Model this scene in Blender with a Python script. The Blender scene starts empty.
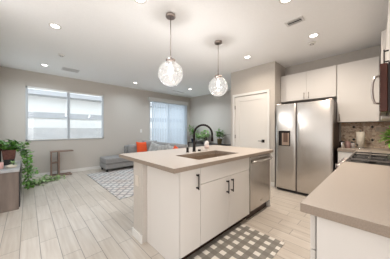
import bpy, bmesh, math, random
from mathutils import Vector, Matrix
random.seed(7)
PI = math.pi
sc = bpy.context.scene
C = sc.collection

# ---------------------------------------------------------------- camera, world, lights, exposure
cam = bpy.data.cameras.new('camera'); cam.sensor_width = 36; cam.lens = 36*175/390; cam.clip_start = .03
co = bpy.data.objects.new('camera', cam); C.objects.link(co)
co.location = (0, 0, 1.24); co.rotation_euler = (PI/2, 0, math.radians(-43.72))
sc.camera = co
sc.view_settings.view_transform = 'Standard'; sc.view_settings.look = 'None'
sc.view_settings.gamma = 1; sc.view_settings.exposure = 0.06
w = bpy.data.worlds.new('world'); sc.world = w; w.use_nodes = True
bg = w.node_tree.nodes['Background']; bg.inputs[0].default_value = (.82, .92, 1, 1); bg.inputs[1].default_value = 3.2

def area(name, loc, rot, sx, sy, power, col, shape='RECTANGLE', spread=PI):
    l = bpy.data.lights.new(name, 'AREA'); l.shape = shape; l.size = sx; l.size_y = sy
    l.energy = power; l.color = col; l.spread = spread
    o = bpy.data.objects.new(name, l); C.objects.link(o); o.location = loc; o.rotation_euler = rot
    return o
# added fill lights, all out of view, with no glazing or lamp bodies modelled behind camera
area('fill_west', (-3.9, 1.0, 1.3), (0, -PI/2, 0), 2.3, 4.2, 30, (.93, .97, 1))  # added fill from the west, in front of a solid wall
area('fill_side', (-.56, 5.45, 1.5), (0, -PI/2, 0), 1.3, .9, 3, (.82, .93, 1))  # added cool fill at an unseen opening, aimed at the far wall
area('fill_uplight', (-1.6, 1.8, 1.2), (PI, 0, 0), 2.4, 3.2, 38, (1, .97, .95))  # bodiless upward fill added to brighten the ceiling
area('fill_south', (-1.3, -3.4, 1.4), (PI/2, 0, 0), 3.2, 2.3, 105, (1, .98, .97))  # added fill from the south for the island front
CAN_W = 9.5
CAN_COL = (1, .88, .75)

# ---------------------------------------------------------------- materials
def mat(name, col=(.8,.8,.8), rough=.5, metal=0, spec=None, emit=None, estr=0, trans=0, ior=1.45, coat=0, alpha=1):
    m = bpy.data.materials.new(name); m.use_nodes = True
    b = m.node_tree.nodes['Principled BSDF']
    b.inputs['Base Color'].default_value = (*col, 1); b.inputs['Roughness'].default_value = rough
    b.inputs['Metallic'].default_value = metal
    if spec is not None: b.inputs['Specular IOR Level'].default_value = spec
    if emit: b.inputs['Emission Color'].default_value = (*emit, 1); b.inputs['Emission Strength'].default_value = estr
    if trans: b.inputs['Transmission Weight'].default_value = trans
    b.inputs['IOR'].default_value = ior
    if coat: b.inputs['Coat Weight'].default_value = coat
    if alpha < 1: b.inputs['Alpha'].default_value = alpha
    return m
def N(m, t, **kw):
    n = m.node_tree.nodes.new(t)
    for k, v in kw.items():
        if k.startswith('i_'): n.inputs[k[2:].replace('_', ' ')].default_value = v
        else: setattr(n, k, v)
    return n
def L(m, a, b): m.node_tree.links.new(a, b)
def B(m): return m.node_tree.nodes['Principled BSDF']
def ramp(m, stops, fac):
    r = N(m, 'ShaderNodeValToRGB'); e = r.color_ramp.elements
    while len(e) < len(stops): e.new(.5)
    for i, (p, c) in enumerate(stops): e[i].position = p; e[i].color = (*c, 1)
    L(m, fac, r.inputs[0]); return r
def obj_coords(m, scale=(1,1,1), rot=(0,0,0)):
    g = N(m, 'ShaderNodeNewGeometry'); mp = N(m, 'ShaderNodeMapping')
    mp.inputs['Scale'].default_value = scale; mp.inputs['Rotation'].default_value = rot
    L(m, g.outputs['Position'], mp.inputs['Vector']); return mp.outputs['Vector']
def noisy(m, c1, c2, scale=5, stretch=(1,1,1), detail=3, bump=0, lo=.35, hi=.65):
    v = obj_coords(m, stretch)
    n = N(m, 'ShaderNodeTexNoise', i_Scale=scale, i_Detail=detail); L(m, v, n.inputs['Vector'])
    r = ramp(m, [(lo, c1), (hi, c2)], n.outputs['Fac']); L(m, r.outputs[0], B(m).inputs['Base Color'])
    if bump:
        bp = N(m, 'ShaderNodeBump', i_Strength=bump, i_Distance=.004); L(m, n.outputs['Fac'], bp.inputs['Height'])
        L(m, bp.outputs[0], B(m).inputs['Normal'])
    return m
def M2(m, op, a, b=None):
    n = N(m, 'ShaderNodeMath', operation=op)
    for i, x in enumerate((a, b)):
        if x is None: continue
        if isinstance(x, (int, float)): n.inputs[i].default_value = x
        else: L(m, x, n.inputs[i])
    return n.outputs[0]

WALL = noisy(mat('wall_paint', rough=.85), (.545,.503,.458), (.57,.528,.483), 60, bump=.03)
CEIL = noisy(mat('ceiling_paint', rough=.9), (.92,.92,.92), (.94,.94,.94), 40, bump=.03)
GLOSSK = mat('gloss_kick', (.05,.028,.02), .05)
TRIM = mat('trim_white', (.78,.76,.73), .45)
CAB = mat('cabinet_white', (.75,.72,.69), .38)
DOORW = mat('door_white', (.77,.74,.70), .42)
QUARTZ = noisy(mat('quartz', rough=.38, spec=.3), (.475,.41,.355), (.53,.46,.40), 220, detail=4)
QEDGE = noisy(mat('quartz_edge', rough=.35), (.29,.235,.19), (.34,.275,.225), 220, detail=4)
BLACK = mat('black_metal', (.012,.010,.010), .35, .3)
BRONZE = mat('dark_bronze', (.015,.011,.010), .35, .5)
DARK = mat('dark_plastic', (.02,.018,.017), .4)
GRATE = mat('cast_iron', (.15,.14,.135), .35, .6)
CHROME = mat('chrome', (.75,.73,.72), .18, 1)
NICKEL = mat('brushed_nickel', (.42,.36,.33), .3, 1)
STEEL = noisy(mat('stainless', rough=.27, metal=1), (.53,.505,.48), (.56,.535,.51), 6, (1, 60, 1), 2)
STEELB = noisy(mat('stainless_range', rough=.28, metal=1), (.5,.46,.43), (.62,.58,.54), 6, (40, 1, 1), 2)
SINKM = noisy(mat('sink_composite', rough=.3, metal=.4), (.30,.22,.16), (.40,.31,.24), 8)
WOODD = noisy(mat('greyed_wood', rough=.55), (.17,.13,.11), (.28,.225,.195), 7, (1, 1, .15), 5, .1)
WOODT = noisy(mat('table_wood', rough=.5), (.20,.13,.10), (.30,.21,.165), 9, (.2, 1, 1), 4, .1)
GREYTOP = noisy(mat('grey_top', rough=.35), (.42,.42,.43), (.55,.55,.56), 12)
SOFA = noisy(mat('sofa_grey_fabric', rough=.95), (.25,.245,.24), (.36,.35,.345), 120, detail=4, bump=.4)
ORANGE = noisy(mat('orange_fabric', rough=.9), (.80,.085,.02), (.90,.13,.04), 60, bump=.2)
PATT = mat('patterned_fabric', rough=.95)
v = obj_coords(PATT, (1,1,1), (.5,.3,.2)); wv = N(PATT, 'ShaderNodeTexVoronoi', i_Scale=14.0); L(PATT, v, wv.inputs['Vector'])
L(PATT, ramp(PATT, [(.3,(.52,.51,.50)), (.6,(.40,.39,.38))], wv.outputs['Distance']).outputs[0], B(PATT).inputs['Base Color'])
LEAF = noisy(mat('leaf_green', rough=.45), (.045,.17,.025), (.23,.46,.09), 30)
LEAFV = noisy(mat('leaf_variegated', rough=.45), (.14,.32,.08), (.55,.64,.36), 40)
LEAFL = noisy(mat('leaf_light', rough=.5), (.24,.48,.14), (.50,.68,.32), 30)
LEAFB = noisy(mat('leaf_bright', rough=.5), (.16,.42,.04), (.34,.62,.10), 30)
STEM = mat('stem', (.10,.12,.04), .6)
SOIL = mat('soil', (.03,.02,.015), .95)
POTB = noisy(mat('pot_brown', rough=.5), (.13,.05,.04), (.19,.08,.06), 30)
POTO = noisy(mat('pot_basket', rough=.8), (.17,.13,.06), (.28,.21,.10), 80, bump=.3)
POTN = mat('pot_navy', (.02,.035,.08), .3)
WHITE = mat('white_plastic', (.8,.78,.75), .4)
CREAM = noisy(mat('paper_cream', rough=.9), (.70,.64,.54), (.76,.70,.60), 50)
PINK = mat('label_pink', (.66,.52,.49), .6)
CERA = mat('ceramic_white', (.75,.73,.72), .2)
CERAP = mat('ceramic_rose', (.42,.27,.25), .25)
VENT = mat('vent_white', (.70,.69,.68), .5)
VDARK = mat('vent_gap', (.035,.032,.03), .8)
BULB = mat('bulb', (1,1,1), .3, emit=(1,.95,.88), estr=7)
CANL = mat('can_lens', (1,1,1), .3, emit=(1,.95,.88), estr=9)
STUCCO = mat('stucco', (.9,.88,.84), .9)
STUCG = mat('stucco_grey', (.42,.42,.43), .9)
GRASS = mat('patio', (.55,.52,.48), .9)

def glass(name, tint=(1,1,1), op=.12, haze=0):
    m = bpy.data.materials.new(name); m.use_nodes = True; nt = m.node_tree; nt.nodes.clear()
    o = nt.nodes.new('ShaderNodeOutputMaterial'); t = nt.nodes.new('ShaderNodeBsdfTransparent'); g = nt.nodes.new('ShaderNodeBsdfGlossy')
    g.inputs['Roughness'].default_value = .03; t.inputs[0].default_value = (*tint, 1)
    f = nt.nodes.new('ShaderNodeLayerWeight'); f.inputs[0].default_value = .35
    mr = nt.nodes.new('ShaderNodeMath'); mr.operation = 'MULTIPLY_ADD'; mr.inputs[1].default_value = .75; mr.inputs[2].default_value = op
    mx = nt.nodes.new('ShaderNodeMixShader')
    nt.links.new(f.outputs['Facing'], mr.inputs[0]); nt.links.new(mr.outputs[0], mx.inputs[0])
    nt.links.new(t.outputs[0], mx.inputs[1]); nt.links.new(g.outputs[0], mx.inputs[2])
    if haze:
        d = nt.nodes.new('ShaderNodeBsdfDiffuse'); tl = nt.nodes.new('ShaderNodeBsdfTranslucent'); a = nt.nodes.new('ShaderNodeMixShader'); b = nt.nodes.new('ShaderNodeMixShader')
        b.inputs[0].default_value = haze; nt.links.new(d.outputs[0], a.inputs[1]); nt.links.new(tl.outputs[0], a.inputs[2])
        d.inputs[0].default_value = tl.inputs[0].default_value = (.95,.95,.95,1)
        nt.links.new(mx.outputs[0], b.inputs[1]); nt.links.new(a.outputs[0], b.inputs[2]); nt.links.new(b.outputs[0], o.inputs[0])
    else: nt.links.new(mx.outputs[0], o.inputs[0])
    return m
PANE = glass('window_glass', op=.04)
GLOBE = glass('globe_glass', (.97,.97,.97), .12, .032)
def blind(name, col, tl):
    m = bpy.data.materials.new(name); m.use_nodes = True; nt = m.node_tree; nt.nodes.clear()
    o = nt.nodes.new('ShaderNodeOutputMaterial'); d = nt.nodes.new('ShaderNodeBsdfDiffuse'); t = nt.nodes.new('ShaderNodeBsdfTranslucent')
    d.inputs[0].default_value = (*col, 1); t.inputs[0].default_value = (*col, 1)
    mx = nt.nodes.new('ShaderNodeMixShader'); mx.inputs[0].default_value = tl
    nt.links.new(d.outputs[0], mx.inputs[1]); nt.links.new(t.outputs[0], mx.inputs[2]); nt.links.new(mx.outputs[0], o.inputs[0])
    return m
SLAT = blind('blind_slat', (.86,.88,.90), .5)
VSLAT = blind('vertical_slat', (.84,.89,.94), .62)

# floor tiles: 0.153 m wide, 0.61 m long planks, long way along +Y
FLOOR = mat('plank_tile', rough=.3, spec=.45)
g = N(FLOOR, 'ShaderNodeNewGeometry'); sx = N(FLOOR, 'ShaderNodeSeparateXYZ'); cx = N(FLOOR, 'ShaderNodeCombineXYZ')
L(FLOOR, g.outputs['Position'], sx.inputs[0])
L(FLOOR, M2(FLOOR, 'ADD', sx.outputs['Y'], 12.2-2.13), cx.inputs['X']); L(FLOOR, M2(FLOOR, 'ADD', sx.outputs['X'], 15.3-.095), cx.inputs['Y'])
br = N(FLOOR, 'ShaderNodeTexBrick', offset=.3, offset_frequency=2)
br.inputs['Scale'].default_value = 1; br.inputs['Brick Width'].default_value = .61; br.inputs['Row Height'].default_value = .153
br.inputs['Mortar Size'].default_value = .0030; br.inputs['Mortar Smooth'].default_value = .2; br.inputs['Bias'].default_value = 0
br.inputs['Color1'].default_value = (.565,.50,.435,1); br.inputs['Color2'].default_value = (.64,.573,.507,1); br.inputs['Mortar'].default_value = (.29,.255,.225,1)
L(FLOOR, cx.outputs[0], br.inputs['Vector'])
mp = N(FLOOR, 'ShaderNodeMapping'); mp.inputs['Scale'].default_value = (1.0, 14, 1); L(FLOOR, cx.outputs[0], mp.inputs['Vector'])
nz = N(FLOOR, 'ShaderNodeTexNoise', i_Scale=2.2, i_Detail=5.0); L(FLOOR, mp.outputs[0], nz.inputs['Vector'])
rp = ramp(FLOOR, [(.3,(.90,.88,.86)), (.7,(1.07,1.09,1.10))], nz.outputs['Fac'])
mx = N(FLOOR, 'ShaderNodeMix', data_type='RGBA', blend_type='MULTIPLY'); mx.inputs[0].default_value = 1
L(FLOOR, br.outputs['Color'], mx.inputs[6]); L(FLOOR, rp.outputs[0], mx.inputs[7]); L(FLOOR, mx.outputs[2], B(FLOOR).inputs['Base Color'])
bp = N(FLOOR, 'ShaderNodeBump', i_Strength=.4, i_Distance=.002, invert=True); L(FLOOR, br.outputs['Fac'], bp.inputs['Height']); L(FLOOR, bp.outputs[0], B(FLOOR).inputs['Normal'])

# checked kitchen rug
RUGK = mat('checked_rug', rough=.95)
g = N(RUGK, 'ShaderNodeNewGeometry'); sx = N(RUGK, 'ShaderNodeSeparateXYZ'); L(RUGK, g.outputs['Position'], sx.inputs[0])
def stripe(m, s, c0, pitch, width):
    a = M2(m, 'DIVIDE', M2(m, 'SUBTRACT', s, c0 - width/2 - pitch*40), pitch)
    return M2(m, 'LESS_THAN', M2(m, 'FRACT', a), width/pitch)
sa = stripe(RUGK, sx.outputs['X'], 1.41, .117, .056); sb = stripe(RUGK, sx.outputs['Y'], 1.072, .121, .060)
r = ramp(RUGK, [(0,(.23,.21,.185)), (.4,(.285,.265,.235)), (.9,(.80,.76,.70))], M2(RUGK, 'DIVIDE', M2(RUGK, 'ADD', sa, sb), 2.0))
r.color_ramp.interpolation = 'CONSTANT'; L(RUGK, r.outputs[0], B(RUGK).inputs['Base Color'])
# living-room rug: light field, grey and blush lattice
RUGL = mat('lattice_rug', rough=.95)
v = obj_coords(RUGL, (1,1,1), (0,0,PI/4)); vo = N(RUGL, 'ShaderNodeTexVoronoi', i_Scale=7.5, i_Randomness=.25, feature='DISTANCE_TO_EDGE'); L(RUGL, v, vo.inputs['Vector'])
r1 = ramp(RUGL, [(.06,(.33,.325,.33)), (.2,(.66,.64,.62))], vo.outputs['Distance'])
nz = N(RUGL, 'ShaderNodeTexNoise', i_Scale=3.5, i_Detail=2.0); L(RUGL, v, nz.inputs['Vector'])
r2 = ramp(RUGL, [(.42,(1,1,1)), (.66,(.95,.86,.82))], nz.outputs['Fac'])
mx = N(RUGL, 'ShaderNodeMix', data_type='RGBA', blend_type='MULTIPLY'); mx.inputs[0].default_value = 1
L(RUGL, r1.outputs[0], mx.inputs[6]); L(RUGL, r2.outputs[0], mx.inputs[7]); L(RUGL, mx.outputs[2], B(RUGL).inputs['Base Color'])
# mosaic backsplash
MOS = mat('mosaic', rough=.4)
g = N(MOS, 'ShaderNodeNewGeometry'); sx = N(MOS, 'ShaderNodeSeparateXYZ'); L(MOS, g.outputs['Position'], sx.inputs[0])
hor = M2(MOS, 'ADD', sx.outputs['Y'], sx.outputs['X']); ver = sx.outputs['Z']
hy = M2(MOS, 'SUBTRACT', hor, 4.46+.062-.245*40)
cx = N(MOS, 'ShaderNodeCombineXYZ'); L(MOS, hor, cx.inputs['X']); L(MOS, ver, cx.inputs['Y'])
vo = N(MOS, 'ShaderNodeTexVoronoi', i_Scale=34.0, i_Randomness=.7); L(MOS, cx.outputs[0], vo.inputs['Vector'])
sp = N(MOS, 'ShaderNodeSeparateColor'); L(MOS, vo.outputs['Color'], sp.inputs[0])
r1 = ramp(MOS, [(0,(.42,.27,.17)), (.35,(.76,.58,.43)), (.7,(.88,.75,.60)), (1,(.60,.43,.30))], sp.outputs[0])
def tri(s, pitch): return M2(MOS, 'ABSOLUTE', M2(MOS, 'SUBTRACT', M2(MOS, 'FRACT', M2(MOS, 'ADD', M2(MOS, 'DIVIDE', s, pitch), .5)), .5))
dd = M2(MOS, 'ADD', tri(hy, .245), tri(M2(MOS, 'SUBTRACT', ver, 1.286-.235*20), .235))
m1 = N(MOS, 'ShaderNodeMix', data_type='RGBA'); L(MOS, M2(MOS, 'LESS_THAN', dd, .11), m1.inputs[0]); L(MOS, r1.outputs[0], m1.inputs[6]); m1.inputs[7].default_value = (.02,.014,.01,1)
vz = M2(MOS, 'GREATER_THAN', ver, 1.305); m2 = N(MOS, 'ShaderNodeMix', data_type='RGBA'); L(MOS, M2(MOS, 'MULTIPLY', vz, .55), m2.inputs[0]); L(MOS, m1.outputs[2], m2.inputs[6]); m2.inputs[7].default_value = (.30,.15,.07,1)  # darker top row: tile pattern plus cabinet shade put into the colour
L(MOS, m2.outputs[2], B(MOS).inputs['Base Color'])

# ---------------------------------------------------------------- mesh helpers
class MB:
    def __init__(self): self.bm = bmesh.new()
    def box(self, x0, y0, z0, x1, y1, z1, rot=None, piv=None):
        r = bmesh.ops.create_cube(self.bm, size=1)['verts']
        for v in r:
            v.co = Vector(((x0+x1)/2 + v.co.x*(x1-x0), (y0+y1)/2 + v.co.y*(y1-y0), (z0+z1)/2 + v.co.z*(z1-z0)))
            if rot: v.co = rot @ (v.co - Vector(piv)) + Vector(piv)
        return self
    def tube(self, pts, rad, seg=10, cap=True):
        pts = [Vector(p) for p in pts]; n = len(pts); rs = rad if isinstance(rad, (list, tuple)) else [rad]*n
        prev = None; rings = []
        for i, p in enumerate(pts):
            d = (pts[min(i+1, n-1)] - pts[max(i-1, 0)]).normalized()
            if prev is None:
                a = d.cross(Vector((0,0,1))); a = a if a.length > .01 else d.cross(Vector((1,0,0)))
            else: a = prev - d*prev.dot(d)
            a.normalize(); prev = a; b = d.cross(a)
            rings.append([self.bm.verts.new(p + (a*math.cos(2*PI*k/seg) + b*math.sin(2*PI*k/seg))*rs[i]) for k in range(seg)])
        for i in range(n-1):
            for k in range(seg):
                f = self.bm.faces.new((rings[i][k], rings[i][(k+1)%seg], rings[i+1][(k+1)%seg], rings[i+1][k])); f.smooth = seg > 6
        if cap: self.bm.faces.new(rings[0][::-1]); self.bm.faces.new(rings[-1])
        return self
    def lathe(self, prof, loc=(0,0,0), seg=24):
        rings = []
        for r, z in prof:
            rings.append([self.bm.verts.new((loc[0]+max(r,.0004)*math.cos(2*PI*k/seg), loc[1]+max(r,.0004)*math.sin(2*PI*k/seg), loc[2]+z)) for k in range(seg)])
        for i in range(len(rings)-1):
            for k in range(seg):
                f = self.bm.faces.new((rings[i][k], rings[i][(k+1)%seg], rings[i+1][(k+1)%seg], rings[i+1][k])); f.smooth = abs(prof[i+1][1]-prof[i][1]) > .3*abs(prof[i+1][0]-prof[i][0])
        return self
    def poly(self, pts, smooth=False):
        f = self.bm.faces.new([self.bm.verts.new(p) for p in pts]); f.smooth = smooth; return self
    def leaf(self, p, d, ln, wd, up=Vector((0,0,1)), droop=.25):
        p = Vector(p); d = Vector(d).normalized(); s = d.cross(up)
        s = s.normalized() if s.length > .01 else Vector((1,0,0)); n = s.cross(d)
        f = [(0,0,0), (.12,.42,.03), (.4,.5,.05), (.75,.28,0), (1,0,-droop)]
        mid = [self.bm.verts.new(p + d*ln*t + n*ln*(-droop*t*t)) for t in (0,.15,.45,.78,1)]
        lf = [self.bm.verts.new(p + d*ln*t + s*wd*w_ + n*(ln*(-droop*t*t) + .12*wd)) for t, w_, _ in f[1:4]]
        rt = [self.bm.verts.new(p + d*ln*t - s*wd*w_ + n*(ln*(-droop*t*t) + .12*wd)) for t, w_, _ in f[1:4]]
        for sd in (lf, rt):
            F = self.bm.faces.new; q = [F((mid[0], mid[1], sd[0])), F((mid[1], mid[2], sd[1], sd[0])), F((mid[2], mid[3], sd[2], sd[1])), F((mid[3], mid[4], sd[2]))]
            for f_ in q: f_.smooth = True
        return self
    def cushion(self, w_, h_, t_, M=Matrix(), n=12, pinch=.35):
        # pillow: w x h face in local XZ, thickness along Y
        vs = {}
        for sgn in (1, -1):
            for i in range(n+1):
                for j in range(n+1):
                    a = 2*i/n-1; b = 2*j/n-1
                    edge = i in (0, n) or j in (0, n)
                    if sgn == -1 and edge: vs[(sgn,i,j)] = vs[(1,i,j)]; continue
                    puff = ((1-a**4)*(1-b**4))**.5
                    k = 1 - pinch*.12*(1-abs(a)**2*abs(b)**2)*(max(abs(a),abs(b))**4)
                    vs[(sgn,i,j)] = self.bm.verts.new(M @ Vector((a*w_/2*k, sgn*t_/2*puff, b*h_/2*k)))
        for sgn in (1, -1):
            for i in range(n):
                for j in range(n):
                    q = [vs[(sgn,i,j)], vs[(sgn,i+1,j)], vs[(sgn,i+1,j+1)], vs[(sgn,i,j+1)]]
                    if sgn == 1: q = q[::-1]
                    f = self.bm.faces.new(q); f.smooth = True
        return self
    def build(self, name, m, parent=None, bevel=0, seg=2, solid=0, sub=0):
        me = bpy.data.meshes.new(name)
        bmesh.ops.recalc_face_normals(self.bm, faces=self.bm.faces)
        if parent is None:
            # origin at the base centre
            xs = [v.co for v in self.bm.verts]
            org = Vector(((min(v.x for v in xs)+max(v.x for v in xs))/2, (min(v.y for v in xs)+max(v.y for v in xs))/2, min(v.z for v in xs)))
        else: org = wloc(parent)
        for v in self.bm.verts: v.co -= org
        self.bm.to_mesh(me); self.bm.free(); me.materials.append(m)
        o = bpy.data.objects.new(name, me); C.objects.link(o)
        if parent is None: o.location = org
        else: o.parent = parent
        if solid: s_ = o.modifiers.new('solid', 'SOLIDIFY'); s_.thickness = solid
        if bevel: b_ = o.modifiers.new('bevel', 'BEVEL'); b_.width = bevel; b_.segments = seg; b_.limit_method = 'ANGLE'
        if sub: s_ = o.modifiers.new('sub', 'SUBSURF'); s_.levels = sub; s_.render_levels = sub
        return o
def wloc(o):
    l = Vector(o.location)
    while o.parent: o = o.parent; l += Vector(o.location)
    return l
def thing(name, loc, label, cat, group=None):
    o = bpy.data.objects.new(name, None); C.objects.link(o); o.location = loc; o.empty_display_size = .1
    o['label'] = label; o['category'] = cat
    if group: o['group'] = group
    return o
def tag(o, label, cat, group=None):
    o['label'] = label; o['category'] = cat
    if group: o['group'] = group
    return o
def struct(o): o['kind'] = 'structure'; return o
def copy_thing(root, loc, label, group=None):
    r = root.copy(); C.objects.link(r); r.location = loc; r['label'] = label
    if group: r['group'] = group
    for ch in list(root.children):
        c = ch.copy(); C.objects.link(c); c.parent = r
        for g_ in list(ch.children):
            d = g_.copy(); C.objects.link(d); d.parent = c
    return r

# ---------------------------------------------------------------- the setting
CH = 2.72
struct(MB().box(-4, -3.5, -.1, 5.6, 6.25, 0).build('floor', FLOOR))
struct(MB().box(-4, -3.5, CH, 5.6, 6.25, CH+.1).build('ceiling', CEIL))
WX0, WX1, WZ0, WZ1 = -.04, 1.775, .945, 2.34
DX0, DX1, DZ1 = 3.40, 5.22, 2.36
m = MB(); y0, y1 = 6.1, 6.25
m.box(-.65, y0, 0, WX0, y1, CH).box(WX0, y0, 0, WX1, y1, WZ0).box(WX0, y0, WZ1, WX1, y1, CH)
m.box(WX1, y0, 0, DX0, y1, CH).box(DX0, y0, DZ1, DX1, y1, CH).box(DX1, y0, 0, 5.65, y1, CH)
struct(m.build('wall_north', WALL))
struct(MB().box(5.5, 2.67, 0, 5.65, 6.1, CH).build('wall_east', WALL))
struct(MB().box(3.86, 1.54, 0, 5.65, 1.70, CH).box(3.86, 1.70, 2.07, 3.98, 2.55, CH).box(3.86, 2.55, 0, 3.98, 2.67, CH).box(3.98, 2.55, 0, 5.65, 2.67, CH).build('wall_pantry', WALL))
struct(MB().box(4.46, -.55, 0, 4.6, 1.54, CH).build('wall_kitchen_east', WALL))
struct(MB().box(.7, -.55, 0, 4.46, -.41, CH).build('wall_kitchen_south', WALL))
struct(MB().box(-.65, 3.0, 0, -.5, 5.0, CH).box(-.65, 5.9, 0, -.5, 6.1, CH).box(-.65, 5.0, 0, -.5, 5.9, .85).box(-.65, 5.0, 2.15, -.5, 5.9, CH).build('wall_west', WALL))
wf = struct(MB().box(-.60, 5.0, .85, -.53, 5.04, 2.15).box(-.60, 5.86, .85, -.53, 5.9, 2.15).box(-.60, 5.04, .85, -.53, 5.86, .89).box(-.60, 5.04, 2.11, -.53, 5.86, 2.15).build('added_side_window', TRIM))  # unseen window, added to bring side light onto the far wall
struct(MB().box(-4.1, -3.5, 0, -4, 3.0, CH).build('wall_great_room_west', WALL))
struct(MB().box(-4, -3.6, 0, .7, -3.5, CH).build('wall_great_room_south', WALL))
struct(MB().box(.7, -3.5, 0, .8, -.55, CH).build('wall_great_room_east', WALL))
struct(MB().box(-4, 3.0, 0, -.65, 3.1, CH).build('wall_great_room_north', WALL))
def bb(name, *b): return struct(MB().box(*b).build(name, TRIM, bevel=.004))
bb('baseboard_north', -.5, 6.085, 0, 3.33, 6.1, .095)
bb('baseboard_north_corner', 5.29, 6.085, 0, 5.5, 6.1, .095)
bb('baseboard_east', 5.485, 2.68, 0, 5.5, 6.08, .095)
bb('baseboard_west', -.5, 3.0, 0, -.485, 6.08, .095)
bb('baseboard_pantry', 3.845, 1.545, 0, 3.86, 1.645, .095)

# window with two lights
wn = MB()
wn.box(WX0, 6.11, WZ0, WX0+.045, 6.19, WZ1).box(WX1-.045, 6.11, WZ0, WX1, 6.19, WZ1)
wn.box(WX0, 6.11, WZ0, WX1, 6.19, WZ0+.04).box(WX0, 6.11, WZ1-.04, WX1, 6.19, WZ1).box(.82, 6.115, WZ0, .88, 6.19, WZ1)
win = struct(wn.build('window_1', mat('window_frame', (.60,.62,.64), .5)))
for a, b in ((WX0+.045, .82), (.88, WX1-.045)):
    MB().box(a, 6.165, WZ0+.04, b, 6.17, WZ1-.04).build('pane', PANE, win)
for a, b, k in ((WX0+.035, .845, 0), (.855, WX1-.035, 1)):
    t = thing('horizontal_blind', ((a+b)/2, 6.10, WZ0+.02), ['white horizontal slat blind over the left half of the window', 'white horizontal slat blind over the right half of the window'][k], 'blind', 'horizontal blinds on the living room window')
    MB().box(a, 6.075, WZ1-.055, b, 6.11, WZ1-.01).build('headrail', TRIM, t)
    s_ = MB(); z = WZ0+.06
    while z < WZ1-.06:
        s_.box(a, 6.075, z-.0008, b, 6.108, z+.0008, Matrix.Rotation(math.radians(14), 3, 'X'), ((a+b)/2, 6.092, z)); z += .032
    s_.build('slats', SLAT, t)
    MB().box(a, 6.077, WZ0+.022, b, 6.105, WZ0+.04).build('bottom_rail', TRIM, t, bevel=.003)
    for f_ in (.18, .82):
        x = a + (b-a)*f_; MB().tube([(x, 6.072, WZ0+.03), (x, 6.072, WZ1-.05)], .002, 5).build('cord', TRIM, t)
# sliding door with frame
sd = MB()
sd.box(DX0, 6.12, 0, DX0+.05, 6.2, DZ1).box(DX1-.05, 6.12, 0, DX1, 6.2, DZ1).box(DX0, 6.12, DZ1-.05, DX1, 6.2, DZ1).box(DX0, 6.12, 0, DX1, 6.2, .04).box(4.28, 6.13, 0, 4.36, 6.19, DZ1)
sld = struct(sd.build('door_1', mat('slider_frame', (.66,.66,.66), .5)))
for a, b in ((DX0+.05, 4.28), (4.36, DX1-.05)): MB().box(a, 6.16, .04, b, 6.165, DZ1-.05).build('pane', PANE, sld)
vb = thing('vertical_blind', (4.28, 6.0, .03), 'pale blue-white vertical slat blind closed over the sliding door', 'blind')
MB().box(3.32, 5.965, 2.335, 5.26, 6.098, 2.475).build('valance', mat('valance', (.66,.65,.63), .5), vb, bevel=.006)
x = 3.50; k = 0
while x < 5.24:
    MB().box(x-.044, 6.035, .04, x+.044, 6.037, 2.33, Matrix.Rotation(math.radians(24 if x < 4.3 else 16), 3, 'Z'), (x, 6.036, 1)).build('slat', VSLAT, vb)
    x += .079
# pantry door: casing, leaf, hinges, lever
cs = MB().box(3.835, 1.645, 0, 3.86, 1.705, 2.13).box(3.835, 2.545, 0, 3.86, 2.605, 2.13).box(3.835, 1.705, 2.07, 3.86, 2.545, 2.13)
struct(cs.build('trim_1', TRIM, bevel=.004))
dl = MB(); a0, a1, z0, z1 = 1.712, 2.538, .012, 2.062; st = .115
dl.box(3.868, a0, z0, 3.905, a1, z1).box(3.858, a0, z0, 3.868, a0+st, z1).box(3.858, a1-st, z0, 3.868, a1, z1).box(3.858, a0+st, z1-.12, 3.868, a1-st, z1).box(3.858, a0+st, z0, 3.868, a1-st, z0+.2)
pd = struct(dl.build('door_2', DOORW))
for z in (.25, 1.06, 1.80): MB().box(3.848, 2.528, z-.045, 3.858, 2.546, z+.045).build('hinge', mat('hinge_dark', (.16,.13,.11), .4), pd)
h = MB().box(3.846, 1.765, .945, 3.858, 1.83, 1.01).build('rosette', BRONZE, pd, bevel=.003)
MB().tube([(3.846, 1.80, .978), (3.815, 1.80, .978)], .009).tube([(3.818, 1.79, .978), (3.818, 1.90, .978)], .007).build('lever', BRONZE, pd)

# outside: block wall and the neighbouring house
struct(MB().box(-6, 6.25, -.15, 12, 12, -.05).build('ground_outside', GRASS))
hs = thing('neighbour_house', (3, 10, -.05), 'pale stucco neighbouring house seen through the window blinds', 'house')
MB().box(-5, 10, -.05, 11, 10.3, 2.75).build('wall', STUCCO, hs)
MB().box(-5, 9.93, 1.74, 11, 10, 1.98).build('trim_band', STUCG, hs)
MB().box(-5.2, 9.4, 2.66, 11.2, 10.4, 2.84).build('eave', STUCG, hs)
tag(MB().box(-5, 8.6, -.05, 11, 8.75, 1.30).build('garden_wall', noisy(mat('block', rough=.9), (.48,.47,.46), (.56,.55,.54), 6)), 'grey block garden wall outside in front of the neighbouring house', 'wall')

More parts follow.
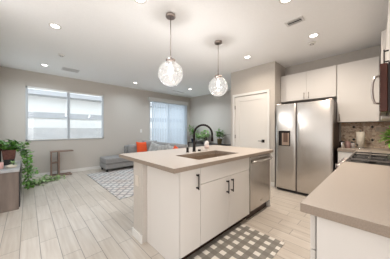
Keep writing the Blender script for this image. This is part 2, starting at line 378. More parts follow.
# ---------------------------------------------------------------- kitchen island
IX0, IX1, IY0, IY1, CT = .875, 2.865, 1.165, 2.375, .914
SX0, SX1, SY0, SY1 = 1.33, 2.12, 1.33, 1.75
def bar_handle(parent, p0, p1, out, m=BRONZE, r=.006, stand=.03):
    p0 = Vector(p0); p1 = Vector(p1); o_ = Vector(out)*stand; d = (p1-p0).normalized()*.015
    a = MB().tube([p0-d+o_, p1+d+o_], r, 8); b_ = MB(); a.tube([p0, p0+o_], r*1.5, 8).tube([p1, p1+o_], r*1.5, 8)
    return a.build('handle', m, parent)
isl = thing('kitchen_island', (1.87, 1.77, 0), 'long white kitchen island base with shaker doors and beige end post', 'kitchen island')
ib = MB().box(.96, 1.215, .10, 1.225, 1.77, .872).box(1.225, 1.215, .10, 2.165, 1.77, .60).box(1.225, 1.76, .6, 2.165, 1.77, .872).box(2.80, 1.20, .0, 2.845, 1.77, .872).box(1.225, 1.215, .6, 2.165, 1.225, .872)
ib.box(.96, 1.28, 0, 2.165, 1.77, .10).box(2.165, 1.74, 0, 2.80, 1.77, .872)
ib.build('carcass', CAB, isl, bevel=.002)
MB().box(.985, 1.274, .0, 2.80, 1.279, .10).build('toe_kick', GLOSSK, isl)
MB().box(.90, 1.77, 0, 2.845, 1.985, .872).build('pony_wall', WALL, isl)
MB().box(.885, 1.765, 0, .90, 1.995, .09).box(.885, 1.985, 0, 2.85, 2.0, .09).build('baseboard', TRIM, isl, bevel=.003)
MB().box(.955, 1.20, .0, .96, 1.765, .872).build('end_panel', CAB, isl)
d1 = MB().box(.965, 1.195, .105, 1.214, 1.215, .866).build('door', CAB, isl, bevel=.002)
bar_handle(d1, (1.165, 1.195, .685), (1.165, 1.195, .805), (0,-1,0))
MB().box(1.220, 1.195, .705, 2.155, 1.215, .866).build('drawer_front', CAB, isl, bevel=.002)
for a, b, hx in ((1.220, 1.685, 1.645), (1.689, 2.155, 1.735)):
    d1 = MB().box(a, 1.195, .105, b, 1.215, .699).build('door', CAB, isl, bevel=.002)
    bar_handle(d1, (hx, 1.195, .53), (hx, 1.195, .65), (0,-1,0))
# outlet on the end post
ot = tag(MB().box(.893, 1.855, .60, .90, 1.93, .72).build('wall_outlet', mat('outlet_ivory', (.68,.62,.55), .4), bevel=.003), 'white outlet plate on the beige end post of the island', 'outlet')
def slab(name, x0, y0, x1, y1, hole=None):
    m_ = MB()
    t = MB()
    if hole:
        a, b, c_, d_ = hole
        for q in ((x0, y0, a, y1), (c_, y0, x1, y1), (a, y0, c_, b), (a, d_, c_, y1)): t.box(q[0], q[1], CT-.04, q[2], q[3], CT)
        bmesh.ops.remove_doubles(t.bm, verts=t.bm.verts, dist=1e-5)
        # drop interior walls
        seen = {}
        for f in list(t.bm.faces):
            c0 = f.calc_center_median(); key = (round(c0.x,4), round(c0.y,4), round(c0.z,4)); seen.setdefault(key, []).append(f)
        kill = [f for fs in seen.values() if len(fs) > 1 for f in fs]
        bmesh.ops.delete(t.bm, geom=kill, context='FACES_ONLY')
    else: t.box(x0, y0, CT-.04, x1, y1, CT)
    o = t.build(name, QUARTZ, bevel=.0025 if not hole else 0)
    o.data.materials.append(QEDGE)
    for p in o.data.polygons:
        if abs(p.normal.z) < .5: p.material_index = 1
    return o
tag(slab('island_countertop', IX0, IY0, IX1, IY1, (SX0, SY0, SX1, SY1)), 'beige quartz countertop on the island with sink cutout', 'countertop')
sk = thing('kitchen_sink', (1.725, 1.54, .66), 'undermount taupe sink bowl set into the island countertop', 'sink')
s_ = MB(); o_ = .008
s_.poly([(SX0+.01,SY0+.01,.68),(SX1-.01,SY0+.01,.68),(SX1-.01,SY1-.01,.68),(SX0+.01,SY1-.01,.68)])
for (a,b),(c_,d_) in (((SX0,SY0),(SX1,SY0)),((SX1,SY0),(SX1,SY1)),((SX1,SY1),(SX0,SY1)),((SX0,SY1),(SX0,SY0))):
    cxm, cym = (SX0+SX1)/2, (SY0+SY1)/2
    i = lambda x, y: (x + (.01 if x < cxm else -.01), y + (.01 if y < cym else -.01))
    s_.poly([(*i(a,b),.68), (*i(c_,d_),.68), (c_,d_,.872), (a,b,.872)])
bmesh.ops.remove_doubles(s_.bm, verts=s_.bm.verts, dist=1e-4)
s_.build('bowl', SINKM, sk)
MB().lathe([(0,.004),(.035,.004),(.043,.0),(.0,0)], (1.72,1.56,.682)).build('drain', CHROME, sk)
# faucet
fc = thing('kitchen_faucet', (1.78, 1.88, CT), 'tall black gooseneck pull-down faucet behind the island sink', 'faucet')
MB().lathe([(0,0),(.028,0),(.028,.006),(.023,.012),(.022,.13),(.015,.14),(0,.14)], (1.78,1.88,CT)).build('base', BRONZE, fc)
dr = Vector((.42, -.90, 0)).normalized(); R_ = .138; pts = [(1.78,1.88,CT+.13), (1.78,1.88,CT+.24)]
for k in range(1, 15):
    a = PI - k*PI*1.03/14; c0 = Vector((1.78,1.88,CT+.255)) + dr*R_; pts.append(c0 + dr*R_*math.cos(a) + Vector((0,0,R_*math.sin(a))))
MB().tube(pts, .015, 12).build('spout', BRONZE, fc)
e = Vector(pts[-1]); MB().tube([e+Vector((0,0,.005)), e-Vector((0,0,.03)), e-Vector((0,0,.085))], [.0135,.017,.019], 12).build('spray_head', BRONZE, fc)
MB().tube([(1.78,1.88,CT+.09), (1.825,1.895,CT+.10)], .009, 8).tube([(1.825,1.895,CT+.10), (1.86,1.90,CT+.15)], .006, 8).build('lever', BRONZE, fc)
ag = thing('soap_dispenser', (1.655, 1.885, CT), 'short black cylinder on the counter left of the faucet', 'dispenser')
MB().lathe([(0,0),(.024,0),(.024,.006),(.018,.01),(.018,.06),(.014,.066),(0,.066)], (1.655,1.885,CT)).build('body', BRONZE, ag)
MB().lathe([(0,0),(.019,0),(.019,.004),(0,.004)], (1.655,1.885,CT+.067)).build('cap', DARK, ag)
tag(MB().lathe([(0,0),(.022,0),(.022,.02),(.018,.026),(0,.026)], (1.885,1.875,CT)).build('air_switch', BRONZE), 'tiny round bronze button on the counter between faucet and soap bottle', 'button')
sb_ = thing('soap_bottle', (2.07, 1.895, CT), 'clear soap bottle with rose label and black pump beside the faucet', 'bottle')
MB().lathe([(0,0),(.032,0),(.035,.005),(.035,.115),(.030,.13),(.015,.142),(.015,.152),(0,.152)], (2.07,1.895,CT)).build('body', mat('soap_clear', (.80,.77,.74), .12), sb_)
MB().lathe([(.0352,.022),(.0356,.022),(.0356,.08),(.0352,.08)], (2.07,1.895,CT)).build('wrap_label', PINK, sb_)
MB().lathe([(0,.152),(.017,.152),(.017,.172),(.008,.174),(.008,.2),(0,.2)], (2.07,1.895,CT), 12).tube([(2.07,1.895,CT+.195), (2.04,1.90,CT+.195), (2.02,1.90,CT+.185)], .008, 8).build('pump', DARK, sb_)

# dishwasher
dw = thing('dishwasher', (2.48, 1.48, 0), 'stainless steel dishwasher built into the right end of the island', 'dishwasher')
MB().box(2.172, 1.225, .10, 2.795, 1.735, .862).build('tub', DARK, dw)
MB().box(2.175, 1.190, .125, 2.792, 1.225, .862).build('door', STEEL, dw, bevel=.006)
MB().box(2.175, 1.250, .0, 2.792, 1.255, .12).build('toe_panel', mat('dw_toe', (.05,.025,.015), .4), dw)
hp = [(2.20, 1.192, .795)]
for k in range(9): t = k/8; hp.append((2.20+.565*t, 1.150-.03*math.sin(PI*t), .80))
hp.append((2.765, 1.192, .795)); MB().tube(hp, .016, 10).build('handle', STEEL, dw)
MB().box(2.46, 1.189, .20, 2.50, 1.1905, .215).build('badge', NICKEL, dw)

# ---------------------------------------------------------------- right-hand run
rb = thing('base_cabinet', (1.63, -.1, 0), 'white base cabinet under the near right countertop', 'cabinet')
MB().box(.93, -.405, .10, 2.34, .19, .872).build('carcass', CAB, rb, bevel=.002)
MB().box(.93, -.405, 0, 2.34, .12, .10).build('plinth', CAB, rb)
MB().box(.91, -.405, 0, .928, .185, .872).build('end_panel', CAB, rb, bevel=.001)
for i in range(3):
    a = .925+i*.472; dr_ = MB().box(a, .192, .105, a+.466, .212, .699).build('door', CAB, rb, bevel=.002)
    bar_handle(dr_, (a+.42, .212, .53), (a+.42, .212, .65), (0,1,0))
    dr_ = MB().box(a, .192, .705, a+.466, .212, .866).build('drawer', CAB, rb, bevel=.002)
    bar_handle(dr_, (a+.17, .212, .785), (a+.29, .212, .785), (0,1,0))
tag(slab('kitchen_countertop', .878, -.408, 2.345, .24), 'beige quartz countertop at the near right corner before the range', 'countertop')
# range
rg = thing('gas_range', (2.73, -.1, 0), 'stainless gas range with black cast iron grates', 'stove')
MB().box(2.352, -.40, .02, 3.108, .20, .895).build('body', STEELB, rg, bevel=.004)
MB().box(2.352, .203, .16, 3.108, .235, .74).build('oven_door', STEELB, rg, bevel=.006)
MB().box(2.45, .235, .30, 3.01, .238, .60).build('oven_glass', DARK, rg)
MB().tube([(2.40,.235,.70), (2.40,.29,.70), (3.06,.29,.70), (3.06,.235,.70)], .012, 8).build('oven_handle', STEELB, rg)
MB().box(2.352, .203, .02, 3.108, .23, .15).build('drawer', STEELB, rg, bevel=.004)
MB().box(2.352, .20, .75, 3.108, .245, .90).build('control_panel', STEELB, rg, bevel=.008)
MB().box(2.352, -.40, .895, 3.108, .235, .912).build('cooktop', DARK, rg, bevel=.003)
for i in range(5):
    x = 2.44+i*.145
    k_ = MB().tube([(x,.245,.835), (x,.262,.837)], .030, 16).build('knob', NICKEL, rg)
    MB().tube([(x,.262,.837), (x,.315,.842)], [.027,.023], 16).box(x-.005,.31,.82,x+.005,.322,.865).build('knob_grip', NICKEL, k_)
for i in range(3):
    gx = 2.365+i*.246; g_ = MB(); z = .952
    for x in (gx, gx+.235): g_.box(x-.008, -.36, z-.014, x+.008, .20, z)
    for y in (-.36, -.08, .20): g_.box(gx, y-.008, z-.014, gx+.235, y+.008, z)
    for y in (-.22, .06):
        g_.box(gx+.02, y-.007, z-.004, gx+.215, y+.007, z+.012); g_.box(gx+.110, y-.10, z-.004, gx+.125, y+.10, z+.012)
    for x in (gx, gx+.235):
        for y in (-.36, .20): g_.box(x-.008, y-.008, .910, x+.008, y+.008, z)
    g_.build('grate', GRATE, rg)
for x, y in ((2.48,-.22),(2.48,.06),(2.73,-.08),(2.98,-.22),(2.98,.06)):
    MB().lathe([(0,0),(.05,0),(.05,.008),(.035,.01),(.035,.018),(0,.02)], (x,y,.912), 16).build('burner', DARK, rg)
# corner and far counter
cb = thing('corner_cabinet', (4.1, .05, 0), 'white base cabinet between the fridge and the range corner', 'cabinet')
MB().box(3.84, -.405, .10, 4.45, .475, .872).box(3.115, -.405, .1, 3.84, .19, .872).build('carcass', CAB, cb, bevel=.002)
MB().box(3.90, -.405, 0, 4.45, .475, .10).box(3.115, -.405, 0, 3.9, .12, .10).build('plinth', CAB, cb)
d1 = MB().box(3.818, .215, .105, 3.838, .472, .866).build('door', CAB, cb, bevel=.002)
bar_handle(d1, (3.818, .26, .70), (3.818, .26, .82), (-1,0,0))
MB().box(3.12, .192, .105, 3.80, .212, .866).build('door', CAB, cb, bevel=.002)
t = MB(); 
vsq = [(3.112,-.408),(4.458,-.408),(4.458,.478),(3.80,.478),(3.80,.24),(3.112,.24)]
t.poly([(x,y,CT) for x,y in vsq]); t.poly([(x,y,CT-.04) for x,y in vsq])
for i in range(6):
    a, b = vsq[i], vsq[(i+1)%6]; t.poly([(a[0],a[1],CT-.04),(b[0],b[1],CT-.04),(b[0],b[1],CT),(a[0],a[1],CT)])
bmesh.ops.remove_doubles(t.bm, verts=t.bm.verts, dist=1e-5)
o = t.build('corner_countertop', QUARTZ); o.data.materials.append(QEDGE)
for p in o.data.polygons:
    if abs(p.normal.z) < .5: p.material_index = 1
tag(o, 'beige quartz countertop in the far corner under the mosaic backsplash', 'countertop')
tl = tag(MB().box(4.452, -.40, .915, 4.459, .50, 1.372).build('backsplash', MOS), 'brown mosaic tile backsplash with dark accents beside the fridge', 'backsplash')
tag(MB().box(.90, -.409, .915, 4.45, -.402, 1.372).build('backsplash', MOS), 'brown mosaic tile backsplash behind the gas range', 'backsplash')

def upper(name, label, x0, y0, x1, y1, z0, z1, face, splits, handles, group=None):
    """upper cabinet; face = 'x' (doors towards -X) or 'y' (doors towards +Y)"""
    t = thing(name, ((x0+x1)/2, (y0+y1)/2, z0), label, 'cabinet', group)
    if face == 'x': MB().box(x0+.02, y0, z0, x1, y1, z1).build('carcass', CAB, t, bevel=.001)
    else: MB().box(x0, y0, z0, x1, y1-.02, z1).build('carcass', CAB, t, bevel=.001)
    for (a, b), hd in zip(splits, handles):
        if face == 'x': d_ = MB().box(x0, a+.0015, z0, x0+.0185, b-.0015, z1).build('door', CAB, t, bevel=.002)
        else: d_ = MB().box(a+.0015, y1-.0185, z0, b-.0015, y1, z1).build('door', CAB, t, bevel=.002)
        if hd is not None:
            if face == 'x': bar_handle(d_, (x0, hd[0], hd[1]), (x0, hd[0], hd[2]), (-1,0,0), NICKEL, .005)
            else: bar_handle(d_, (hd[0], y1, hd[1]), (hd[0], y1, hd[2]), (0,1,0), BRONZE, .005)
    return t
upper('wall_cabinet', 'white wall cabinet with two doors above the refrigerator', 4.155, .535, 4.455, 1.535, 1.86, 2.44, 'x', [(.54,1.02),(1.02,1.42)], [(.98,1.89,1.99),(1.06,1.89,1.99)])
upper('wall_cabinet', 'tall white wall cabinet door above the paper towel roll', 4.155, -.02, 4.455, .53, 1.375, 2.44, 'x', [(-.015,.525)], [(.49,1.41,1.51)])
upper('wall_cabinet', 'white wall cabinet in the corner beyond the microwave', 3.112, -.405, 4.15, -.03, 1.375, 2.44, 'y', [(3.12,3.63),(3.63,4.145)], [None, None])
upper('wall_cabinet', 'white wall cabinet mounted directly above the microwave', 2.352, -.405, 3.108, -.07, 1.86, 2.44, 'y', [(2.355,2.73),(2.73,3.105)], [(2.44,1.88,1.98),(3.02,1.88,1.98)])
# microwave
mw = thing('microwave', (2.73, -.2, 1.40), 'dark over-the-range microwave with curved steel handle', 'microwave')
MB().box(2.355, -.40, 1.40, 3.105, -.064, 1.85).build('body', DARK, mw, bevel=.003)
MB().box(2.355, -.062, 1.405, 3.105, -.012, 1.848).build('door', noisy(mat('mw_red_brown', rough=.22, metal=.3), (.05,.014,.009), (.09,.028,.018), 5), mw, bevel=.006)  # door in mottled red-brown
MB().box(2.60, -.012, 1.46, 3.05, -.010, 1.79).build('window', DARK, mw)
MB().tube([(2.50,-.012,1.765),(2.50,.022,1.76),(2.50,.036,1.71),(2.50,.042,1.63),(2.50,.036,1.55),(2.50,.022,1.50),(2.50,-.012,1.495)], .010, 10).build('handle', STEELB, mw)
MB().box(2.40, -.34, 1.394, 3.06, -.08, 1.40).build('vent_grille', NICKEL, mw)

# refrigerator
fr = thing('refrigerator', (4.08, .99, 0), 'stainless side-by-side refrigerator with black water dispenser', 'refrigerator')
MB().box(3.79, .53, .03, 4.45, 1.455, 1.73).build('body', mat('fridge_body', (.05,.035,.028), .4), fr, bevel=.004)
def fdoor(a, b):
    m_ = MB(); n = 10; P0 = []
    for k in range(n+1):
        t_ = k/n; y = a + (b-a)*t_; P0.append((3.712 - .008*math.sin(PI*t_)**.6, y))
    ring = P0 + [(3.78, b), (3.78, a)]
    def top(p): return 1.745 + .0*p[0]
    lo = [m_.bm.verts.new((x,y,.06)) for x,y in ring]; hi = [m_.bm.verts.new((x,y,1.745)) for x,y in ring]
    for i in range(len(ring)):
        j = (i+1)%len(ring); f = m_.bm.faces.new((lo[i],lo[j],hi[j],hi[i])); f.smooth = i < n
    m_.bm.faces.new(lo); m_.bm.faces.new(hi[::-1])
    return m_.build('door', STEEL, fr, bevel=.003)
dA = fdoor(1.092, 1.46); dB = fdoor(.525, 1.072)
MB().box(3.715, 1.074, .06, 3.735, 1.090, 1.745).build('door_gap', mat('gap', (.06,.04,.035), .5), fr)
MB().box(3.74, .54, .015, 3.80, 1.45, .058).build('base_grille', DARK, fr)
for y in (.53, 1.36): MB().box(3.73, y, 1.746, 3.80, y+.09, 1.765).build('hinge_cover', NICKEL, fr, bevel=.004)
dp = MB().box(3.693, 1.185, .915, 3.704, 1.40, 1.215).build('dispenser', BRONZE, dA, bevel=.004)
MB().box(3.690, 1.20, .93, 3.694, 1.335, 1.17).build('dispenser_recess', mat('recess', (.40,.30,.24), .3, .5), dp)
MB().box(3.683, 1.225, .99, 3.691, 1.305, 1.17).build('paddle', mat('paddle_brown', (.12,.07,.05), .4), dp)

# counter-top items by the backsplash
def jar(name, label, x, y, r, h_, m_, cat, lid=DARK, handle=False):
    t = thing(name, (x, y, CT), label, cat)
    MB().lathe([(0,0),(r*.9,0),(r,.006),(r,h_*.92),(r*.92,h_),(0,h_)], (x,y,CT), 20).build('body', m_, t)
    MB().lathe([(0,h_),(r*.95,h_),(r*.95,h_+.012),(r*.3,h_+.018),(0,h_+.03)], (x,y,CT), 20).build('lid', lid, t)
    if handle: MB().tube([(x,y-r,CT+h_*.8),(x,y-r-.03,CT+h_*.75),(x,y-r-.035,CT+h_*.4),(x,y-r,CT+h_*.25)], .005, 8).build('handle', lid, t)
    return t
jar('canister', 'shiny silver canister nearest the fridge on the far counter', 3.98, .435, .038, .11, CHROME, 'canister')
jar('mug', 'rose brown mug between the silver canister and white creamer', 4.08, .37, .040, .10, CERAP, 'mug', CERAP, True)
jar('creamer', 'white creamer with black lid and handle left of paper towels', 4.16, .32, .040, .09, CERA, 'creamer', DARK, True)
pt = thing('paper_towel_roll', (4.20, .21, CT), 'upright white paper towel roll in front of the backsplash', 'paper towel')
MB().lathe([(0,0),(.062,0),(.062,.01),(0,.01)], (4.20,.21,CT)).build('base', CHROME, pt)
MB().lathe([(.02,.012),(.055,.012),(.055,.285),(.02,.285),(.02,.012)], (4.20,.21,CT), 28).build('roll', CREAM, pt)
MB().tube([(4.20,.21,CT+.01),(4.20,.21,CT+.31)], .007, 8).build('rod', CHROME, pt)
op = thing('wall_outlet', (4.45, .0, 1.19), 'beige double outlet plate set into the mosaic backsplash', 'outlet')
MB().box(4.445, -.10, 1.20, 4.452, .03, 1.28).build('plate', mat('outlet_beige', (.62,.50,.40), .5), op, bevel=.003)
for y in (-.07, .0): MB().box(4.442, y-.016, 1.215, 4.446, y+.016, 1.265).build('socket', mat('socket', (.55,.44,.35), .5), op)

# leafy things
def leafball(m_, c, r, n, ln, wd, squash=1):
    for _ in range(n):
        d = Vector((random.gauss(0,1), random.gauss(0,1), random.gauss(.25,1)*squash)).normalized()
        p = Vector(c) + Vector((d.x, d.y, d.z*squash))*r*random.uniform(.35, 1)
        m_.leaf(p, d + Vector((0,0,.2)), ln*random.uniform(.7,1.2), wd*random.uniform(.7,1.2))
gp = thing('herb_plant', (3.92, -.20, CT), 'bright green leafy plant on the counter behind the range', 'plant')
MB().lathe([(0,0),(.055,0),(.07,.06),(.072,.07),(.062,.07),(.05,.01)], (3.92,-.20,CT)).build('pot', CERA, gp)
m = MB(); leafball(m, (3.92,-.20,CT+.20), .13, 200, .085, .065); m.build('foliage', LEAFB, gp)

# ---------------------------------------------------------------- pendants
def pendant(x, y, label):
    t = thing('pendant_light', (x, y, 1.80), label, 'pendant light', 'glass globe pendants over the island')
    MB().lathe([(0,CH-.002),(.062,CH-.002),(.064,CH-.03),(.05,CH-.038),(0,CH-.038)], (x,y,0), 24).build('canopy', NICKEL, t)
    MB().tube([(x,y,CH-.03),(x,y,2.165)], .0055, 8).build('stem', NICKEL, t)
    MB().lathe([(0,2.175),(.012,2.175),(.020,2.160),(.062,2.140),(.062,2.110),(0,2.110)], (x,y,0), 24).build('cap', NICKEL, t)
    MB().lathe([(0,2.111),(.018,2.111),(.018,2.055),(0,2.055)], (x,y,0), 12).build('socket', CERA, t)
    b_ = MB().lathe([(.0,2.065),(.014,2.063),(.024,2.045),(.027,2.025),(.02,2.005),(0,1.995)], (x,y,0), 16).build('bulb', BULB, t)
    prof = []; R0 = .16; zc = 1.958
    a0 = math.asin(.058/R0)
    for k in range(25):
        a = a0 + (PI-a0)*k/24; r_ = R0*math.sin(a); prof.append((r_, zc + R0*math.cos(a)))
    g_ = MB().lathe(prof, (x,y,0), 36)
    for v in g_.bm.verts:   # faint swirled ribs in the blown glass
        a = math.atan2(v.co.y-y, v.co.x-x); h_ = (v.co.z-zc)/R0; k = 1 + .004*math.sin(9*a + 5*h_)
        v.co.x = x + (v.co.x-x)*k; v.co.y = y + (v.co.y-y)*k
    g_.build('globe', GLOBE, t)
    # ribs running round the globe
    rb_ = MB()
    for q in range(8):
        pl = []
        for k in range(17):
            h_ = .95 - 1.9*k/16; a = q*PI/4 + h_*.9; rr = R0*1.002*math.sqrt(max(0,1-h_*h_)); pl.append((x+rr*math.cos(a), y+rr*math.sin(a), zc+R0*h_))
        rb_.tube(pl, .0013, 5)
    rb_.build('glass_ribs', GLOBE, t)
    l = bpy.data.lights.new('pendant_glow', 'POINT'); l.energy = 11; l.color = (1,.97,.94); l.shadow_soft_size = .035
    lo = bpy.data.objects.new('pendant_glow', l); C.objects.link(lo); lo.location = (0,0,.13); lo.parent = t
    return t
pendant(1.334, 1.85, 'clear glass globe pendant nearer the camera, hanging over the island left')
pendant(2.319, 1.86, 'clear glass globe pendant farther away, hanging over the island sink end')

# recessed lights
cans = [(.283,3.19,'recessed ceiling light nearest the window, between smoke detector and camera'),
        (.28,5.29,'recessed ceiling light closest to the window wall at far left'),
        (2.47,5.31,'recessed ceiling light near the wall between window and sliding door'),
        (4.29,4.75,'recessed ceiling light beside the long vent by the sliding door'),
        (3.24,1.84,'recessed ceiling light in front of the pantry door'),
        (3.25,.70,'recessed ceiling light in front of the refrigerator cabinets'),
        (.92,1.865,'recessed ceiling light cut by the top frame, left of the near pendant'),
        (2.12,.72,'recessed ceiling light cut by the top frame, above the square vent')]
first = None
for x, y, lb in cans:
    if first is None:
        first = thing('recessed_light', (x, y, CH-.004), lb, 'ceiling light', 'recessed ceiling lights')
        MB().lathe([(.050,CH-.001),(.075,CH-.001),(.075,CH-.005),(.054,CH-.007),(.050,CH-.003)], (x,y,0), 28).build('trim_ring', TRIM, first)
        MB().lathe([(0,CH-.003),(.051,CH-.003)], (x,y,0), 28).build('lens', CANL, first)
        fx, fy = x, y
    else: copy_thing(first, (x, y, CH-.004), lb, 'recessed ceiling lights')
    warm = x > 1.5 and y < 3
    area('can_light', (x, y, CH-.012), (0,0,0), .10, .10, CAN_W*((.85 if y > 1.8 and x > 3 else 1.35) if warm else .5 if y < 2 else 3.0 if x > 4 else .95), CAN_COL if warm else (.84,.93,1) if x > 4 else (.76,.90,1), 'DISK', math.radians(150))
# vents and detectors
def vent(x, y, w_, d_, n, label, alongx=True):
    t = thing('ceiling_vent', (x, y, CH-.012), label, 'vent')
    MB().box(x-w_/2, y-d_/2, CH-.005, x+w_/2, y+d_/2, CH-.001).build('backing', VDARK, t)
    f_ = MB(); b_ = .022
    f_.box(x-w_/2-b_, y-d_/2-b_, CH-.010, x+w_/2+b_, y-d_/2, CH-.001).box(x-w_/2-b_, y+d_/2, CH-.010, x+w_/2+b_, y+d_/2+b_, CH-.001)
    f_.box(x-w_/2-b_, y-d_/2, CH-.010, x-w_/2, y+d_/2, CH-.001).box(x+w_/2, y-d_/2, CH-.010, x+w_/2+b_, y+d_/2, CH-.001); f_.build('frame', VENT, t)
    s_ = MB()
    for k in range(n):
        if alongx: yy = y-d_/2+d_*(k+.5)/n; s_.box(x-w_/2, yy-.006, CH-.009, x+w_/2, yy+.005, CH-.006)
        else: xx = x-w_/2+w_*(k+.5)/n; s_.box(xx-.006, y-d_/2, CH-.009, xx+.005, y+d_/2, CH-.006)
    s_.build('louvres', VENT, t); return t
vent(.77, 5.27, .30, .22, 9, 'square white ceiling vent in front of the window')
vent(2.64, .79, .09, .17, 2, 'small louvred ceiling vent in the kitchen between two recessed lights', False)
vent(4.25, 5.38, .50, .08, 4, 'long narrow ceiling vent in front of the sliding door')
def detector(x, y, label):
    t = thing('smoke_detector', (x, y, CH-.03), label, 'smoke detector')
    MB().lathe([(0,CH-.03),(.035,CH-.03),(.05,CH-.02),(.055,CH-.001),(0,CH-.001)], (x,y,0)).build('housing', TRIM, t)
    MB().lathe([(.02,CH-.0312),(.03,CH-.0312),(.03,CH-.029),(.02,CH-.029)], (x,y,0)).build('grille', VDARK, t)
detector(.485, 4.33, 'small round smoke detector on the ceiling of the living area')
detector(3.50, .78, 'small round detector on the ceiling next to the kitchen recessed light')
sw = thing('light_switch', (3.05, 6.093, 1.13), 'white switch plate on the wall left of the sliding door', 'switch')
MB().box(3.015, 6.092, 1.13, 3.09, 6.099, 1.25).build('plate', WHITE, sw, bevel=.003)
MB().box(3.04, 6.088, 1.165, 3.065, 6.093, 1.215).build('rocker', CERA, sw)

# ---------------------------------------------------------------- rugs
tag(MB().box(.75, .70, .001, 2.02, 1.270, .009).build('kitchen_rug', RUGK, bevel=.003), 'grey and white checked runner rug in front of the island', 'rug')
tag(MB().box(1.17, 3.15, .001, 3.9, 5.55, .010).build('living_room_rug', RUGL, bevel=.003), 'pale rug with grey and blush lattice in the living area', 'rug')

# ---------------------------------------------------------------- sofa
so = thing('sectional_sofa', (2.6, 5.2, .0), 'grey fabric sectional sofa along the window wall and sliding door', 'sofa')
fz = .011
MB().box(1.61, 5.38, .09, 3.50, 5.97, .235).box(2.58, 3.55, .09, 3.50, 5.38, .235).build('base', SOFA, so, bevel=.02, seg=3)
for b in ((1.60,5.36,.24,2.57,5.80,.405), (2.575,5.36,.24,3.30,5.80,.405), (2.56,4.46,.24,3.25,5.35,.405), (2.56,3.72,.24,3.25,4.45,.405), ):
    MB().box(*b).build('seat_cushion', SOFA, so, bevel=.035, seg=4)
MB().box(1.61,5.80,.24,2.36,5.96,.40).build('seat_cushion', SOFA, so, bevel=.03, seg=4)
MB().box(2.36, 5.80, .235, 3.50, 5.97, .70).box(3.32, 3.55, .235, 3.50, 5.86, .70).build('back_frame', SOFA, so, bevel=.04, seg=4)
MB().box(2.56, 3.55, .235, 3.32, 3.71, .58).build('armrest', SOFA, so, bevel=.04, seg=4)
def backc(cx_, cy_, w_, h_, t_, rz, tilt):
    M = Matrix.Translation((cx_, cy_, .40+h_/2)) @ Matrix.Rotation(rz, 4, 'Z') @ Matrix.Rotation(tilt, 4, 'X')
    MB().cushion(w_, h_, t_, M, pinch=.1).build('back_cushion', SOFA, so)
backc(2.70, 5.71, .62, .34, .18, 0, -.15)
backc(3.12, 5.60, .52, .45, .20, -PI/4, -.12)
for y in (5.05, 4.45, 3.98): backc(3.22, y, .60, .42, .20, -PI/2, -.15)
for x, y in ((1.67,5.44),(1.67,5.91),(2.50,5.44),(3.44,5.91),(3.45,3.62),(2.64,3.62)):
    z0 = fz if (x > 1.17 and y < 5.55) else 0
    MB().box(x-.025, y-.025, z0, x+.025, y+.025, .09).build('leg', DARK, so)
def pillow(name, label, c, w_, h_, t_, rz, tilt, roll, m_, group=None):
    M = Matrix.Translation(c) @ Matrix.Rotation(rz, 4, 'Z') @ Matrix.Rotation(tilt, 4, 'X') @ Matrix.Rotation(roll, 4, 'Y')
    return tag(MB().cushion(w_, h_, t_, M, pinch=1).build(name, m_), label, 'pillow', group)
pillow('throw_pillow', 'bright orange square pillow standing at the left end of the sofa back', (2.80,5.54,.62), .44, .42, .14, .25, -.2, .06, ORANGE)
pillow('throw_pillow', 'grey and white patterned pillow right of the orange pillow near sofa corner', (2.98,5.0,.60), .46, .42, .15, -PI/2+.5, -.35, .25, PATT)
pillow('throw_pillow', 'patterned grey pillow in the middle of the right sofa run', (2.98,4.52,.59), .42, .40, .14, -PI/2+.4, -.3, -.1, PATT)
pillow('throw_pillow', 'small grey patterned pillow next to the orange one behind the faucet', (3.0,4.15,.58), .42, .40, .14, -PI/2+.3, -.3, .15, PATT)
pillow('throw_pillow', 'small orange pillow at the right end of the sofa behind the faucet', (2.98,3.86,.60), .34, .30, .13, -PI/2+.5, -.3, .5, ORANGE)

# ---------------------------------------------------------------- C-shaped side table
st_ = thing('side_table', (.66, 5.9, 0), 'brown wooden C-shaped side table under the window', 'table')
Y0, Y1 = 5.80, 6.03
MB().box(.425, Y0, .645, .915, Y1, .672).build('tabletop', WOODT, st_, bevel=.003)
MB().box(.43, Y0, .04, .455, Y1, .645).build('upright', WOODT, st_, bevel=.003)
MB().box(.58, Y0, .04, .615, Y1, .645).build('upright', WOODT, st_, bevel=.003)
MB().box(.455, Y0+.01, .355, .58, Y1-.01, .378).build('shelf', WOODT, st_, bevel=.003)
MB().box(.43, Y0, .012, .88, Y0+.035, .04).box(.43, Y1-.035, .012, .88, Y1, .04).build('base_rail', WOODT, st_, bevel=.003)
for x in (.45, .86):
    for y in (Y0+.02, Y1-.02): MB().lathe([(0,0),(.012,0),(.012,.012),(0,.012)], (x,y,0), 12).build('foot', DARK, st_)

# ---------------------------------------------------------------- media console at left with things on it
TX0, TX1, TY0, TY1, TZ = -.48, -.10, 3.86, 4.95, .62
tv = thing('media_console', (-.29, 4.4, 0), 'low greyed wood media console with pale top against the left wall', 'console')
MB().box(TX0, TY0, .0, TX1, TY1, .585).build('body', WOODD, tv, bevel=.004)
MB().box(TX0, TY0-.008, .587, TX1+.008, TY1, TZ).build('top', GREYTOP, tv, bevel=.003)
for i in range(2):
    a = TY0+.02+i*.53; d_ = MB().box(TX1+.001, a, .03, TX1+.014, a+.52, .57).build('door', mat('console_door_%d' % i, (.03,.025,.025), .3), tv, bevel=.002)
    MB().tube([(TX1+.02, a+.26-.05, .50), (TX1+.02, a+.26+.05, .50)], .005, 8).build('handle', NICKEL, d_)
px, py = -.235, 4.50
pp = thing('trailing_pothos', (px, py, TZ), 'trailing pothos in a brown rectangular planter on the media console', 'plant')
m = MB(); a_, b_ = .085, .11
lo = [(px-a_*.85, py-b_*.8, TZ+.10), (px+a_*.85, py-b_*.8, TZ+.10), (px+a_*.85, py+b_*.8, TZ+.10), (px-a_*.85, py+b_*.8, TZ+.10)]
